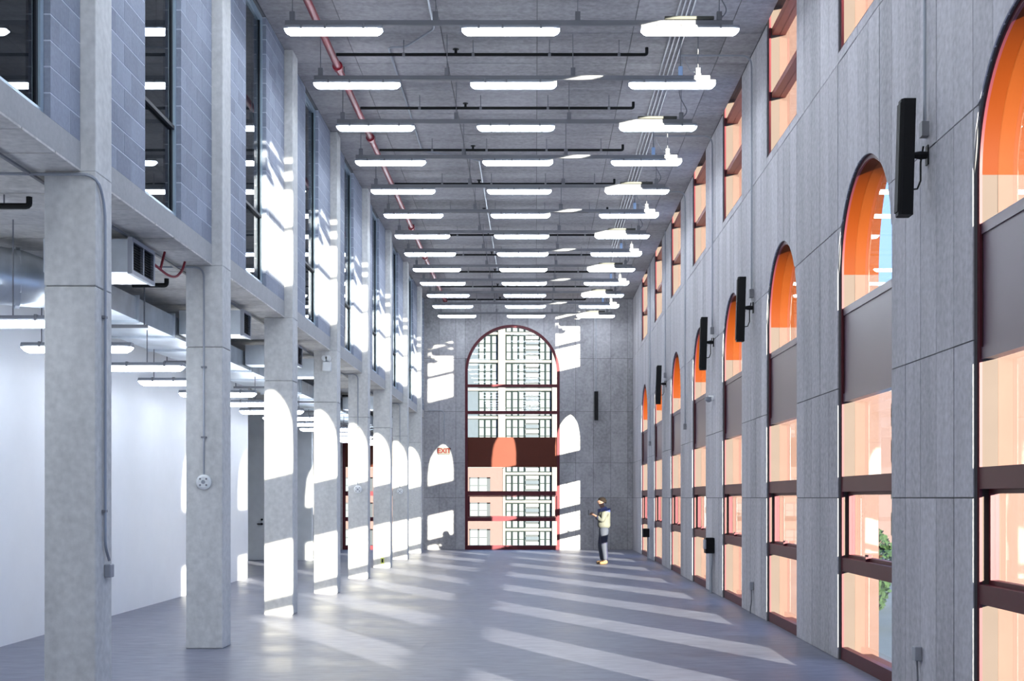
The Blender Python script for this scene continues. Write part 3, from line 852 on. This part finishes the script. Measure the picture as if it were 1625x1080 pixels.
# round elbow at the near end
t = thing('round_duct', 'fat round galvanised duct elbow feeding the long aisle duct', 'duct', (-5.3, 12.5, 3.9))
pts = [(-6.17, 12.35, 3.98), (-5.8, 12.35, 3.98), (-5.52, 12.45, 3.98), (-5.36, 12.7, 3.99), (-5.3, 13.0, 4.0), (-5.3, 13.57, 4.02)]
MB().tube(pts, [.30, .30, .30, .29, .27, .20], 20).build('elbow', M['steel'], t, smooth=True)
for k in (1, 3): MB().tube([Vector(pts[k]) - Vector((.02, .01, 0)), Vector(pts[k]) + Vector((.02, .01, 0))], .315, 20).build('band', M['steel'], t)
def branch(y0, y1, lab, k):
    t = thing('grille_box', lab, 'vent', (-4.4, (y0 + y1) / 2, 3.96), 'duct boxes with dark grilles')
    z0, z1 = 3.95, 4.28
    MB().box(-4.868, -4.03, y0, y1, z0, z1).build('duct_stub', M['steel'], t)
    m = MB(); x0, x1 = -4.03, -3.985
    m.box(x0, x1, y0 - .015, y0 + .025, z0 - .015, z1 + .015).box(x0, x1, y1 - .025, y1 + .015, z0 - .015, z1 + .015)
    m.box(x0, x1, y0 + .025, y1 - .025, z0 - .015, z0 + .025).box(x0, x1, y0 + .025, y1 - .025, z1 - .025, z1 + .015)
    if y1 - y0 > .5: m.box(x0, x1, (y0 + y1) / 2 - .012, (y0 + y1) / 2 + .012, z0 + .025, z1 - .025)
    g = m.build('grille_frame', M['lamphousing'], t)
    MB().box(-4.029, -4.02, y0 + .025, y1 - .025, z0 + .025, z1 - .025).build('backing', M['black'], t)
    for q in range(11):
        z = z0 + .035 + q * .0255
        MB().add([(-4.018, y0 + .026, z + .012), (-4.018, y1 - .026, z + .012), (-3.99, y1 - .026, z), (-3.99, y0 + .026, z),
                  (-4.018, y0 + .026, z + .016), (-4.018, y1 - .026, z + .016), (-3.99, y1 - .026, z + .004), (-3.99, y0 + .026, z + .004)],
                 [(0, 1, 2, 3), (7, 6, 5, 4), (0, 4, 5, 1), (1, 5, 6, 2), (2, 6, 7, 3), (3, 7, 4, 0)]).build('slat', M['darkframe'], g)
BR = [(12.15, 12.85), (16.78, 17.2), (20.6, 21.0), (22.05, 22.09 + .5), (31.0, 31.5), (38.95, 39.4)]
BR[3] = (22.6, 23.1); 
names = ['wide galvanised duct box with a split dark grille beside the second column', 'square galvanised duct box with one dark grille before the sunlit sixth column',
         'galvanised duct box with dark grille behind the emergency light column, nearer side', 'galvanised duct box with dark grille just past the emergency light column',
         'galvanised duct box with dark grille by the yellow outlet column', 'galvanised duct box with dark grille next to the end wall']
for k, (a, b) in enumerate(BR): branch(a, b, names[k], k)
# black sprinkler stubs under the soffit
for k in range(8):
    y = 10.75 + 4.0 * k - (.45 if k == 3 else 0)
    t = thing('soffit_pipe', 'black sprinkler pipe stub under the aisle soffit, %s from the end wall' % ORD[7 - k], 'pipe', (-5, y, ZS0), 'black pipes under the soffit')
    MB().tube(arc_path([(-4.84, y, 4.27), (-4.43, y, 4.27), (-4.43, y, 4.35)], .03, 3), .028, 8).build('pipe', M['pipeblack'], t)
    MB().cyl((-4.65, y, 4.29), (-4.65, y, ZS0), .007, 6).build('hanger', M['strut'], t)
o = MB().tube([(-4.10, 8, 4.345), (-4.10, YE - .5, 4.345)], .018, 6).build('soffit_conduit', M['strut'])
tag(o, 'straight dark conduit running along the aisle soffit beside the columns', 'conduit')
o = MB().tube(arc_path([(-4.06, 12.87, 4.22), (-4.00, 13.1, 4.15), (-3.97, 13.3, 4.12), (-3.95, 13.5, 4.14), (-3.94, 13.7, 4.25), (-3.94, 13.8, 4.365)], .12), .014, 8).tube(arc_path([(-4.00, 13.1, 4.15), (-4.0, 13.2, 4.3), (-4.0, 13.25, 4.365)], .05), .014, 8).build('red_cable', M['pipered'])
tag(o, 'short red cable looping under the soffit beside the wide grille', 'cable')

# ------------------------------------------------------------------ outside
M['ground'] = concrete('street', (0.16, 0.17, 0.14), var=0.3, big=.05)
gnd = box('street_ground', M['ground'], None, -160, 160, YE + 3, 300, -4.6, -4.2)
tag(gnd, 'grey-green street ground outside beyond the end window', 'ground', kind='structure')
M['render'] = plain('pale_render', (0.0880, 0.0830, 0.0760), 0.7)
M['green'] = plain('green_frame', (0.0040, 0.0100, 0.0100), 0.6, spec=0.1)
M['blind'] = plain('window_blind', (0.0660, 0.0760, 0.0820), 0.5)
M['balcony'] = plain('balcony_glass', (0.0220, 0.0340, 0.0460), 0.4)
M['louver'] = plain('louver_grey', (0.0120, 0.0170, 0.0220), 0.6)
def brick_mat():
    m, nt, b = new_mat('pink_brick')
    N, L = nt.nodes, nt.links
    g = N.new('ShaderNodeNewGeometry'); sp = N.new('ShaderNodeSeparateXYZ'); cb = N.new('ShaderNodeCombineXYZ')
    L.new(g.outputs['Position'], sp.inputs[0]); L.new(sp.outputs['X'], cb.inputs[0]); L.new(sp.outputs['Z'], cb.inputs[1])
    br = N.new('ShaderNodeTexBrick'); br.inputs['Scale'].default_value = 4.0
    br.inputs['Color1'].default_value = (0.0896, 0.0474, 0.0410, 1); br.inputs['Color2'].default_value = (0.0768, 0.0397, 0.0346, 1); br.inputs['Mortar'].default_value = (0.0960, 0.0640, 0.0576, 1)
    L.new(cb.outputs[0], br.inputs['Vector']); L.new(br.outputs[0], b.inputs['Base Color']); b.inputs['Roughness'].default_value = .8
    return m
M['brick'] = brick_mat()
YA = 130.0
KA = YA / F_PX
def ax(px): return (px - VPX) * KA
def az(py): return CAM_Z + (VPY - py) * KA
ap = thing('apartment_building', 'pale apartment block with green gridded windows seen through the arched window', 'building', (ax(812), YA, -4.2))
PIT = 44.5 * KA
zs = [az(662) + PIT * k for k in range(-5, 6)]
x_left, x_right = -32.0, 14.0
box('wall', M['louver'], ap, x_left, x_right, YA + .6, YA + 12, -4.2, zs[-1] + 1)
M_ = M
wmesh = {}
def far_window(x0, x1, z0, z1, ncol, nrow_):
    m = MB(); fw_ = .10
    m.box(x0, x0 + fw_, YA + .35, YA + .55, z0, z1).box(x1 - fw_, x1, YA + .35, YA + .55, z0, z1)
    m.box(x0 + fw_, x1 - fw_, YA + .35, YA + .55, z0, z0 + fw_).box(x0 + fw_, x1 - fw_, YA + .35, YA + .55, z1 - fw_, z1)
    cw = (x1 - x0) / ncol
    for k in range(1, ncol): m.box(x0 + k * cw - .075, x0 + k * cw + .075, YA + .36, YA + .54, z0 + fw_, z1 - fw_)
    ch = (z1 - z0) / nrow_
    for k in range(1, nrow_): m.box(x0 + fw_, x1 - fw_, YA + .38, YA + .46, z0 + k * ch - .035, z0 + k * ch + .035)
    w = m.build('window', M['green'], ap)
    for k in range(ncol):
        box('pane', M['blind'], w, x0 + k * cw + .07, x0 + (k + 1) * cw - .07, YA + .47, YA + .52, z0 + fw_, z1 - fw_)
shift_list = [0, -(884 - 741) * KA - .3, -2 * ((884 - 741) * KA + .3)]
for sh in shift_list:
    for (p0, p1) in ((790.5, 802), (876, 885)):
        box('pier', M['render'], ap, ax(p0) + sh, ax(p1) + sh, YA, YA + .6, -4.2, zs[-1] + 1)
    for k, z in enumerate(zs):
        box('floor_band', M['render'], ap, ax(739) + sh, ax(876) + sh - .01, YA + .12, YA + .6, z - .13, z + .13)
        if k == len(zs) - 1: continue
        za, zb = z + .14, z + PIT - .14
        far_window(ax(759) + sh, ax(790) + sh, za, zb, 3, 3)
        far_window(ax(802.5) + sh, ax(833) + sh, za, zb, 3, 3)
        far_window(ax(856) + sh, ax(875.5) + sh, za, zb, 2, 3)
        box('balcony_screen', M['balcony'], ap, ax(741) + sh, ax(758.5) + sh, YA + .4, YA + .5, za, zb)
        for q in range(5):
            zq = za + (zb - za) * (q + .2) / 5
            box('balcony_louver', M['balcony'] if q % 2 else M['blind'], ap, ax(834) + sh, ax(855) + sh, YA + .4, YA + .5, zq, zq + (zb - za) * .13)
# brick house in front
YK = 127.0; KK = YK / F_PX
bh = thing('brick_house', 'pink brick house with paired white windows below the apartment block', 'building', ((742 - VPX) * KK, YK, -4.2))
bx1 = (797 - VPX) * KK
ztop = CAM_Z + (VPY - 742) * KK
box('wall', M['brick'], bh, -24, bx1, YK, YK + 2.4, -4.2, ztop)
box('coping', M['render'], bh, -24.1, bx1 + .08, YK - .06, YK + 2.45, ztop, ztop + .12)
for px in (761.5, 700, 640, 575, 545):
    xc_ = (px - VPX) * KK
    for (t0, t1) in ((757, 783), (797, 822), (839, 866)):
        z1, z0 = CAM_Z + (VPY - t0) * KK, CAM_Z + (VPY - t1) * KK
        m = MB(); hw_ = 1.08
        m.box(xc_ - hw_, xc_ - hw_ + .1, YK - .05, YK + .05, z0, z1).box(xc_ + hw_ - .35, xc_ + hw_, YK - .05, YK + .05, z0, z1).box(xc_ - .22, xc_ - .06, YK - .05, YK + .05, z0, z1)
        m.box(xc_ - hw_, xc_ + hw_, YK - .05, YK + .05, z1 - .12, z1).box(xc_ - hw_, xc_ + hw_, YK - .05, YK + .05, z0, z0 + .1).box(xc_ - hw_, xc_ + hw_, YK - .04, YK + .04, (z0 + z1) / 2 - .04, (z0 + z1) / 2 + .04)
        w = m.build('window', M['louver'], bh)
        box('pane', M['blind'], w, xc_ - hw_ + .1, xc_ - .22, YK - .03, YK - .01, z0 + .1, z1 - .12)
        box('pane', M['blind'], w, xc_ - .06, xc_ + hw_ - .35, YK - .03, YK - .01, z0 + .1, z1 - .12)
YK2 = 142.0
wh = thing('brick_warehouse', 'long pink brick building across the street beside the arched side windows', 'building', (55, YK2, -4.2))
box('wall', M['brick'], wh, 35, 80, YK2, YK2 + 10, -4.2, 14)
box('coping', M['render'], wh, 34.9, 80.1, YK2 - .1, YK2 + 10.1, 14, 14.4)
for xk in range(9):
    for zk in range(4):
        x0, z0, ww, wz = 36.5 + xk * 4.6, -2.6 + zk * 4.2, 2.4, 2.6
        m = MB().box(x0, x0 + .15, YK2 - .08, YK2 + .04, z0, z0 + wz).box(x0 + ww - .15, x0 + ww, YK2 - .08, YK2 + .04, z0, z0 + wz).box(x0 + ww / 2 - .08, x0 + ww / 2 + .08, YK2 - .08, YK2 + .04, z0, z0 + wz)
        m.box(x0, x0 + ww, YK2 - .07, YK2 + .03, z0, z0 + .15).box(x0, x0 + ww, YK2 - .07, YK2 + .03, z0 + wz - .15, z0 + wz).box(x0, x0 + ww, YK2 - .06, YK2 + .03, z0 + wz / 2 - .06, z0 + wz / 2 + .06)
        w = m.build('window', M['green'], wh)
        box('pane', M['balcony'], w, x0 + .15, x0 + ww / 2 - .08, YK2 - .04, YK2 - .01, z0 + .15, z0 + wz - .15)
        box('pane', M['balcony'], w, x0 + ww / 2 + .08, x0 + ww - .15, YK2 - .04, YK2 - .01, z0 + .15, z0 + wz - .15)
M['leaf'] = plain('leaf_green', (0.0224, 0.0448, 0.0128), 0.6, spec=.2, var=.2)
M['bark'] = plain('bark', (0.05, 0.04, 0.03), 0.8)
for k, (x, y, h, w_, lb) in enumerate(((14.6, 56, 3.6, 1.5, 'low round green shrub outside in front of the brick building'), (17.5, 66, 4.6, 1.8, 'taller round green shrub outside in front of the brick building'))):
    t = thing('street_shrub', lb, 'shrub', (x, y, -4.2), 'street shrubs')
    rr_ = random.Random(k)
    lf = MB()
    for q in range(1500):
        a, b = rr_.uniform(0, 2 * PI), math.acos(rr_.uniform(-1, 1)); r_ = rr_.uniform(.55, 1) ** .5
        p = Vector((x + w_ * r_ * math.sin(b) * math.cos(a), y + w_ * r_ * math.sin(b) * math.sin(a), -4.2 + h * .55 + h * .45 * r_ * math.cos(b)))
        u = Vector((rr_.gauss(0, 1), rr_.gauss(0, 1), rr_.gauss(0, 1))).normalized() * .16; v = u.orthogonal() * .6
        lf.add([p - u, p + v, p + u, p - v], [(0, 1, 2, 3)])
    fo = lf.build('foliage', M['leaf'], t); fo['kind'] = 'stuff'
    st_ = MB()
    for q in range(5):
        a = q * 1.257
        st_.tube([(x, y, -4.2), (x + .2 * math.cos(a), y + .2 * math.sin(a), -4.2 + h * .3), (x + .6 * math.cos(a), y + .6 * math.sin(a), -4.2 + h * .75)], [.07, .05, .02], 6)
    st_.build('stem', M['bark'], t)
# ------------------------------------------------------------------ person
def skin_mesh(name, nodes, edges, mats, pick, parent, conv, levels=2, grow=1.0):
    """nodes: {key: (f, s, z, r)}; first key is the root"""
    keys = list(nodes); idx = {k: i for i, k in enumerate(keys)}
    me = bpy.data.meshes.new(name)
    me.from_pydata([conv(*nodes[k][:3]) for k in keys], [(idx[a], idx[b]) for a, b in edges], [])
    o = bpy.data.objects.new(name, me); COL.objects.link(o)
    md = o.modifiers.new('skin', 'SKIN'); md.use_smooth_shade = True
    sk = me.skin_vertices[0].data if me.skin_vertices else None
    if sk is None:
        bm = bmesh.new(); bm.from_mesh(me); bm.verts.layers.skin.verify(); bm.to_mesh(me); bm.free(); sk = me.skin_vertices[0].data
    for k in keys:
        r = nodes[k][3] * grow
        sk[idx[k]].radius = (r, r) if not isinstance(r, tuple) else r
        sk[idx[k]].use_root = (idx[k] == 0)
    sb_ = o.modifiers.new('sub', 'SUBSURF'); sb_.levels = levels; sb_.render_levels = levels
    bpy.context.view_layer.update()
    me2 = bpy.data.meshes.new_from_object(o.evaluated_get(bpy.context.evaluated_depsgraph_get()))
    bpy.data.objects.remove(o)
    me2.materials.clear()
    for m_ in mats: me2.materials.append(m_)
    off = ORIG[parent.name]
    for p in me2.polygons:
        p.use_smooth = True
        p.material_index = pick(p.center) if pick else 0
    for v in me2.vertices: v.co = v.co - off
    o2 = bpy.data.objects.new(name, me2); COL.objects.link(o2); o2.parent = parent
    return o2
PX_, PY_ = 1.76, 31.75
def cv(f, s_, z): return (PX_ - f, PY_ - s_, z)
M['skin'] = plain('skin', (0.1920, 0.1056, 0.0768), 0.5)
M['hair'] = plain('hair', (0.012, 0.009, 0.008), 0.8, spec=0.05)
M['denim'] = plain('grey_denim', (0.0280, 0.0330, 0.0500), 0.8)
M['navy'] = plain('navy_cloth', (0.012, 0.013, 0.035), 0.7)
M['blueyoke'] = plain('blue_cloth', (0.035, 0.045, 0.15), 0.7)
M['cream'] = plain('cream_cloth', (0.0820, 0.0820, 0.0680), 0.8, var=.08)
M['tan'] = plain('tan_leather', (0.1600, 0.0896, 0.0352), 0.6)
pe = thing('person', 'person in cream and navy jacket looking down at a phone on the hall floor', 'person', (PX_, PY_, 0))
nd = {'pelvis': (0, 0, .93, .115), 'waist': (.0, 0, 1.08, .105), 'chest': (-.02, 0, 1.28, .12), 'neckb': (.0, 0, 1.43, .075), 'neck': (.045, 0, 1.50, .052),
      'jaw': (.082, 0, 1.555, .074), 'face': (.066, 0, 1.63, .104), 'crown': (.052, 0, 1.70, .062), 'chin': (.125, 0, 1.53, .026), 'nose': (.178, 0, 1.605, .014),
      'earL': (.05, .088, 1.615, .014), 'earR': (.05, -.088, 1.615, .014)}
ed = [('pelvis', 'waist'), ('waist', 'chest'), ('chest', 'neckb'), ('neckb', 'neck'), ('neck', 'jaw'), ('jaw', 'face'), ('face', 'crown'), ('jaw', 'chin'), ('face', 'nose'), ('face', 'earL'), ('face', 'earR')]
for sd_, q in (('L', 1), ('R', -1)):
    df = -.02 if q > 0 else .05
    nd.update({'hip' + sd_: (0, .09 * q, .86, .085), 'knee' + sd_: (.02 + df, .095 * q, .49, .055), 'ank' + sd_: (-.03 + df, .10 * q, .09, .038), 'toe' + sd_: (.11 + df, .11 * q, .035, .03),
               'sh' + sd_: (-.02, .17 * q, 1.39, .06), 'el' + sd_: (.04, .23 * q, 1.13, .042), 'wr' + sd_: (.24, .12 * q, 1.27, .026), 'pa' + sd_: (.30, .075 * q, 1.30, .026)})
    ed += [('pelvis', 'hip' + sd_), ('hip' + sd_, 'knee' + sd_), ('knee' + sd_, 'ank' + sd_), ('ank' + sd_, 'toe' + sd_), ('chest', 'sh' + sd_), ('sh' + sd_, 'el' + sd_), ('el' + sd_, 'wr' + sd_), ('wr' + sd_, 'pa' + sd_)]
    for k, (ds, ln) in enumerate(((-.024, .062), (-.008, .07), (.008, .066), (.024, .052))):
        a, b = 'f%d%s' % (k, sd_), 'g%d%s' % (k, sd_)
        nd[a] = (.30 + ln * .55, (.07 - .01) * q + ds * .3, 1.30 + ds + .005, .0095); nd[b] = (.30 + ln, (.07 - .045) * q + ds * .3, 1.30 + ds, .008)
        ed += [('pa' + sd_, a), (a, b)]
    nd['th' + sd_] = (.29, .045 * q, 1.335, .010); nd['ti' + sd_] = (.325, .02 * q, 1.35, .008); ed += [('pa' + sd_, 'th' + sd_), ('th' + sd_, 'ti' + sd_)]
body = skin_mesh('body', nd, ed, [M['skin']], None, pe, cv)
# trousers
tn = {'pelvis': (0, 0, .93, .135), 'waist': (0, 0, 1.02, .125)}; te = [('pelvis', 'waist')]
for sd_, q in (('L', 1), ('R', -1)):
    df = -.02 if q > 0 else .05
    tn.update({'h' + sd_: (0, .09 * q, .83, .105), 'm' + sd_: (.012 + df * .6, .095 * q, .66, .092), 'k' + sd_: (.02 + df, .097 * q, .48, .080), 'c' + sd_: (-.01 + df, .10 * q, .28, .070), 'a' + sd_: (-.025 + df, .10 * q, .10, .062)})
    te += [('pelvis', 'h' + sd_), ('h' + sd_, 'm' + sd_), ('m' + sd_, 'k' + sd_), ('k' + sd_, 'c' + sd_), ('c' + sd_, 'a' + sd_)]
skin_mesh('trousers', tn, te, [M['denim'], M['navy']], lambda c: 1 if (.52 < c.z < .70 or c.x > PX_ + .055 and c.z < .52) else 0, pe, cv, grow=1.14)
# jacket
jn = {'chest': (-.02, 0, 1.26, .155), 'belly': (-.005, 0, 1.08, .155), 'hem': (-.005, 0, .90, .165), 'top': (-.01, 0, 1.40, .115), 'collar': (.02, 0, 1.475, .07)}
je = [('chest', 'belly'), ('belly', 'hem'), ('chest', 'top'), ('top', 'collar')]
for sd_, q in (('L', 1), ('R', -1)):
    jn.update({'s' + sd_: (-.02, .18 * q, 1.375, .085), 'e' + sd_: (.04, .235 * q, 1.12, .068), 'w' + sd_: (.20, .14 * q, 1.24, .046)})
    je += [('top', 's' + sd_), ('s' + sd_, 'e' + sd_), ('e' + sd_, 'w' + sd_)]
skin_mesh('jacket', jn, je, [M['cream'], M['blueyoke'], M['navy']], lambda c: 1 if c.z > 1.365 else (2 if (c.x < PX_ - .15) else 0), pe, cv, grow=1.16)
# boots
for q in (1, -1):
    df = -.02 if q > 0 else .05
    bn = {'an': (-.03 + df, .10 * q, .11, .055), 'he': (-.045 + df, .10 * q, .045, .047), 'mi': (.04 + df, .105 * q, .05, .047), 'to': (.14 + df, .11 * q, .038, .036)}
    skin_mesh('boot', bn, [('an', 'he'), ('he', 'mi'), ('mi', 'to')], [M['tan']], None, pe, cv, grow=1.1)
# hair
def head_ring(t_, n=20):
    """rings of a close hair cap: t_ from 0 (crown) down to the hairline, lower at the nape"""
    out = []
    for k in range(n):
        a = 2 * PI * k / n
        drop = .5 - .5 * math.cos(a)                 # 0 at forehead, 1 at nape
        ph_ = t_ * (PI * .36 + PI * .30 * drop)
        out.append(cv(.050 + .112 * math.sin(ph_) * math.cos(a) - .012 * drop, .092 * math.sin(ph_) * math.sin(a), 1.625 + .118 * math.cos(ph_)))
    return out
hb = MB(); hb.loft([head_ring(q / 8) for q in range(1, 9)]); hb.build('hair', M['hair'], pe, smooth='angle')
for q in (1, -1):
    e_ = MB().tube([cv(.142, .03 * q, 1.625), cv(.153, .03 * q, 1.625)], .009, 8).build('eye', M['black'], pe)
MB().box(PX_ - .155, PX_ - .148, PY_ - .025, PY_ + .025, 1.55, 1.556).build('mouth', M['pipered'], pe)
ph = MB().box(PX_ - .40, PX_ - .388, PY_ - .037, PY_ + .037, 1.27, 1.41).build('phone', M['black'], None, bevel=.004)
tag(ph, 'small dark phone held in both hands by the person', 'phone')
